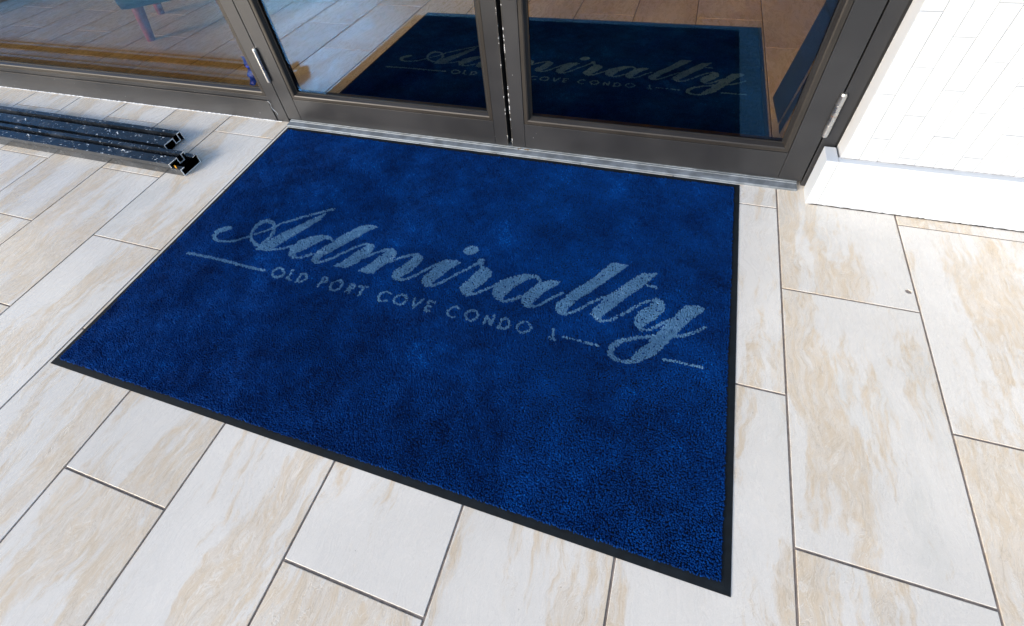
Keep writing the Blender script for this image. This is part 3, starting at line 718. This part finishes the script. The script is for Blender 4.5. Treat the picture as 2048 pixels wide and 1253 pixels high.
pile_me = tuft_mesh('pile', np.where(~lmask)[0], M['pile'])
let_me = tuft_mesh('lettering', np.where(lmask)[0], M['letter'])
bm = bmesh.new()
def rect(x0, x1, y0, y1, z): return [bm.verts.new((a, b, z)) for a, b in ((x0, y0), (x1, y0), (x1, y1), (x0, y1))]
r0 = rect(MX0, MX1, MY0, MY1, 0.0003); r1 = rect(MX0 + .0004, MX1 - .0004, MY0 + .0004, MY1 - .0004, 0.0014)
r2 = rect(MX0 + 0.012, MX1 - 0.012, MY0 + 0.012, MY1 - 0.012, 0.0023)
bm.faces.new(r0[::-1]); bm.faces.new(r2)
for a, b in ((r0, r1), (r1, r2)):
    for i in range(4): bm.faces.new((a[i], a[(i + 1) % 4], b[(i + 1) % 4], b[i]))
rub_me = bm_mesh(bm, 'rubber_backing'); rub_me.materials.append(M['rubber'])
def make_mat(label, loc, rot, sx=1.0):
    e = empty('door_mat', loc, (rot, 0, 0)); e.scale = (sx, 1, 1)
    tag(e, label, 'door mat', 'lettered blue door mats')
    link('rubber_backing', rub_me, None, e)
    tag(link('pile', pile_me, None, e), kind='stuff')
    tag(link('lettering', let_me, None, e), 'pale blue script and capitals woven into the pile', kind='stuff')
    return e
make_mat('blue door mat with pale script lettering outside on the stone floor', (0, YD, 0.0), SO)
make_mat('blue door mat with pale script lettering inside, seen dimly through the glass doors', (0.098, YD + 1.25 * math.cos(SI), 1.25 * math.sin(SI)), SI, 1.022)

# ============================================================ metal channels on the floor at left
def offset_profile(pts, t):
    """thin-walled open polyline -> closed loop of thickness t (to the left of travel)"""
    n = len(pts); out = []
    for i in range(n):
        p = Vector(pts[i])
        d0 = (Vector(pts[i]) - Vector(pts[i - 1])).normalized() if i > 0 else None
        d1 = (Vector(pts[i + 1]) - Vector(pts[i])).normalized() if i < n - 1 else None
        d0 = d0 or d1; d1 = d1 or d0
        n0 = Vector((-d0.y, d0.x)); n1 = Vector((-d1.y, d1.x))
        b = (n0 + n1); b = b / max(b.length_squared, 1e-9) * 2 if b.length > 1e-6 else n0
        out.append(tuple(p + b * t))
    return [tuple(p) for p in pts] + out[::-1]
def channel(name, label, pts, x0, x1, grp=True, t=0.0032):
    e = empty(name, (x1, YD, 0), (SO, 0, 0)); tag(e, label, 'metal bar', 'metal channels lying by the sidelight')
    prof = offset_profile(pts, t)
    b = prism_x('channel_body', prof, x0 - x1, 0.0, M['bar'], e)
    # bare cut end
    bm = bmesh.new()
    a = [bm.verts.new((0.0006, y, z)) for y, z in prof]; f = bm.faces.new(a)
    bmesh.ops.triangulate(bm, faces=[f])
    ex = bmesh.ops.extrude_face_region(bm, geom=bm.faces[:]); bmesh.ops.translate(bm, verts=[v for v in ex['geom'] if isinstance(v, bmesh.types.BMVert)], vec=(-0.0005 + 0.0011, 0, 0))
    link('cut_end', bm_mesh(bm, 'cut_end'), M['cut'], e)
    return e
def L(y, z): return (y - YD, z)
near_low = [L(-.497, .030), L(-.515, .030), L(-.515, .0005), L(-.428, .0005), L(-.428, .036), L(-.445, .036)]
channel('metal_channel', 'lower black metal channel, nearest the mat, with open lipped end', near_low[::1], -4.6, -2.036)
near_top = [L(-.5155, .0312), L(-.5155, .0495), L(-.474, .0495), L(-.474, .026), L(-.4545, .026), L(-.4545, .0500), L(-.436, .0500), L(-.436, .0385)]
channel('metal_channel', 'spattered black metal profile resting on top of the nearest channel', near_top[::-1], -4.6, -2.078)
far = [L(-.404, .0006), L(-.404, .0345), L(-.355, .0345), L(-.355, .0105), L(-.334, .0105), L(-.334, .0385), L(-.312, .0385), L(-.312, .0006)]
channel('metal_channel', 'spattered black metal profile lying on the stone floor closest to the sidelight', far[::-1], -4.7, -2.222)
# curled white paint shavings and a yellow sliver in the near channel
bm = bmesh.new()
add_box(bm, -0.0025, 0.0025, -0.0012, 0.0012, 0.0, 0.016)
s_ = link('yellow_sliver', bm_mesh(bm, 'yellow_sliver'), M['brass'], None, (-2.056, -0.5115, 0.024), (0.35, 0.3, 0.4))
tag(s_, 'tiny yellow sliver stuck in the open end of the nearest channel', 'debris')
def shaving(x, y, z, rz, k):
    bm = bmesh.new(); prev = None
    for i in range(7):
        t = i / 6; a = math.pi * t
        p = Vector(((t - 0.5) * 0.018, 0.003 * math.sin(a * 1.3), 0.0006 + 0.004 * math.sin(a)))
        q = [bm.verts.new(p + Vector((0, -0.0018, 0))), bm.verts.new(p + Vector((0, 0.0018, 0.0008)))]
        if prev: bm.faces.new((prev[0], q[0], q[1], prev[1]))
        prev = q
    ex = bmesh.ops.extrude_face_region(bm, geom=bm.faces[:]); bmesh.ops.translate(bm, verts=[v for v in ex['geom'] if isinstance(v, bmesh.types.BMVert)], vec=(0, 0, 0.0006))
    o = link('paint_shaving', bm_mesh(bm, 'paint_shaving'), M['caulk'], None, (x, y, z), (0, 0, rz))
    tag(o, ['curled white paint shaving on the nearest profile, closest to its cut end', 'curled white paint shaving on the nearest profile, towards the picture edge',
            'curled white paint shaving on the profile by the sidelight, closest to its cut end', 'curled white paint shaving on the profile by the sidelight, towards the picture edge'][k], 'debris', 'paint shavings on the channels')
for k, (x, y, z) in enumerate(((-2.335, -0.487, 0.0425), (-2.88, -0.487, 0.0425), (-2.50, -0.378, 0.0300), (-3.06, -0.378, 0.0300))):
    shaving(x, y, z, 0.25 - 0.2 * k, k)

# ============================================================ small things at the door
# blue tape scrap inside the sidelight corner
bm = bmesh.new(); prev = None
for i in range(15):
    t = i / 14
    x = -1.953 + 0.014 * math.sin(t * 4.2) - 0.004 * t; z = 0.252 - t * 0.115
    w = 0.012 + 0.010 * math.sin(t * math.pi) + 0.004 * rng.random()
    y = -0.083 + 0.006 * math.sin(t * 17) 
    q = [bm.verts.new((x - w, y, z)), bm.verts.new((x - w * 0.2, y + 0.009 * math.cos(t * 11), z - 0.003)), bm.verts.new((x + w, y + 0.004 * math.sin(t * 23), z + 0.002))]
    if prev:
        for k in range(2): bm.faces.new((prev[k], q[k], q[k + 1], prev[k + 1]))
    prev = q
ex = bmesh.ops.extrude_face_region(bm, geom=bm.faces[:]); bmesh.ops.translate(bm, verts=[v for v in ex['geom'] if isinstance(v, bmesh.types.BMVert)], vec=(0, 0.0012, 0))
me = bm_mesh(bm, 'tape_scrap', True)
tp = link('tape_scrap', me, M['tape']); tag(tp, 'crumpled bright blue tape stuck inside the sidelight beside the door post', 'tape')
# dry debris on the threshold below the meeting gap
for k, (x, lab) in enumerate(((-0.835, 'dry plant scrap on the threshold, left of the pair under the door gap'), (-0.808, 'dry plant scrap on the threshold, right of the pair under the door gap'))):
    bm = bmesh.new()
    for j in range(5):
        a = rng.uniform(0, math.pi); ln = rng.uniform(0.006, 0.011)
        add_cyl(bm, (-math.cos(a) * ln, -math.sin(a) * ln * 0.5, 0.0004), (math.cos(a) * ln, math.sin(a) * ln * 0.5, 0.002 + 0.002 * j / 5), 0.0008, 0.0005, 5)
    tag(link('dry_scrap', bm_mesh(bm, 'dry_scrap'), M['leaf'], None, (x, -0.1245, 0.0112)), lab, 'debris')

# ============================================================ inside: chair and dark strips
def zi(y): return math.tan(SI) * (y - YD)
CR = R(39)
ch = empty('lounge_chair', (-3.23, 0.84, zi(0.84)), (0, 0, CR))
tag(ch, 'slate blue lounge chair on red wooden legs, seen through the sidelight glass', 'chair')
for ax, ay in ((-1, -1), (-1, 1), (1, -1), (1, 1)):
    bm = bmesh.new()
    add_cyl(bm, (ax * 0.232, ay * 0.240, 0.001 - math.tan(SI) * 0.0), (ax * 0.205, ay * 0.212, 0.21), 0.021, 0.033, 18)
    link('leg', bm_mesh(bm, 'leg'), M['wood'], ch)
def cbox(n_, x0, x1, y0, y1, z0, z1, bev):
    bm = bmesh.new(); add_box(bm, x0, x1, y0, y1, z0, z1, bev)
    link(n_, bm_mesh(bm, n_, True), M['uphol'], ch)
cbox('seat', -0.28, 0.28, -0.29, 0.29, 0.185, 0.40, 0.04)
cbox('backrest', 0.17, 0.30, -0.29, 0.29, 0.41, 0.85, 0.05)
cbox('armrest', -0.24, 0.16, -0.36, -0.295, 0.22, 0.58, 0.03)
cbox('armrest', -0.24, 0.16, 0.295, 0.36, 0.22, 0.58, 0.03)

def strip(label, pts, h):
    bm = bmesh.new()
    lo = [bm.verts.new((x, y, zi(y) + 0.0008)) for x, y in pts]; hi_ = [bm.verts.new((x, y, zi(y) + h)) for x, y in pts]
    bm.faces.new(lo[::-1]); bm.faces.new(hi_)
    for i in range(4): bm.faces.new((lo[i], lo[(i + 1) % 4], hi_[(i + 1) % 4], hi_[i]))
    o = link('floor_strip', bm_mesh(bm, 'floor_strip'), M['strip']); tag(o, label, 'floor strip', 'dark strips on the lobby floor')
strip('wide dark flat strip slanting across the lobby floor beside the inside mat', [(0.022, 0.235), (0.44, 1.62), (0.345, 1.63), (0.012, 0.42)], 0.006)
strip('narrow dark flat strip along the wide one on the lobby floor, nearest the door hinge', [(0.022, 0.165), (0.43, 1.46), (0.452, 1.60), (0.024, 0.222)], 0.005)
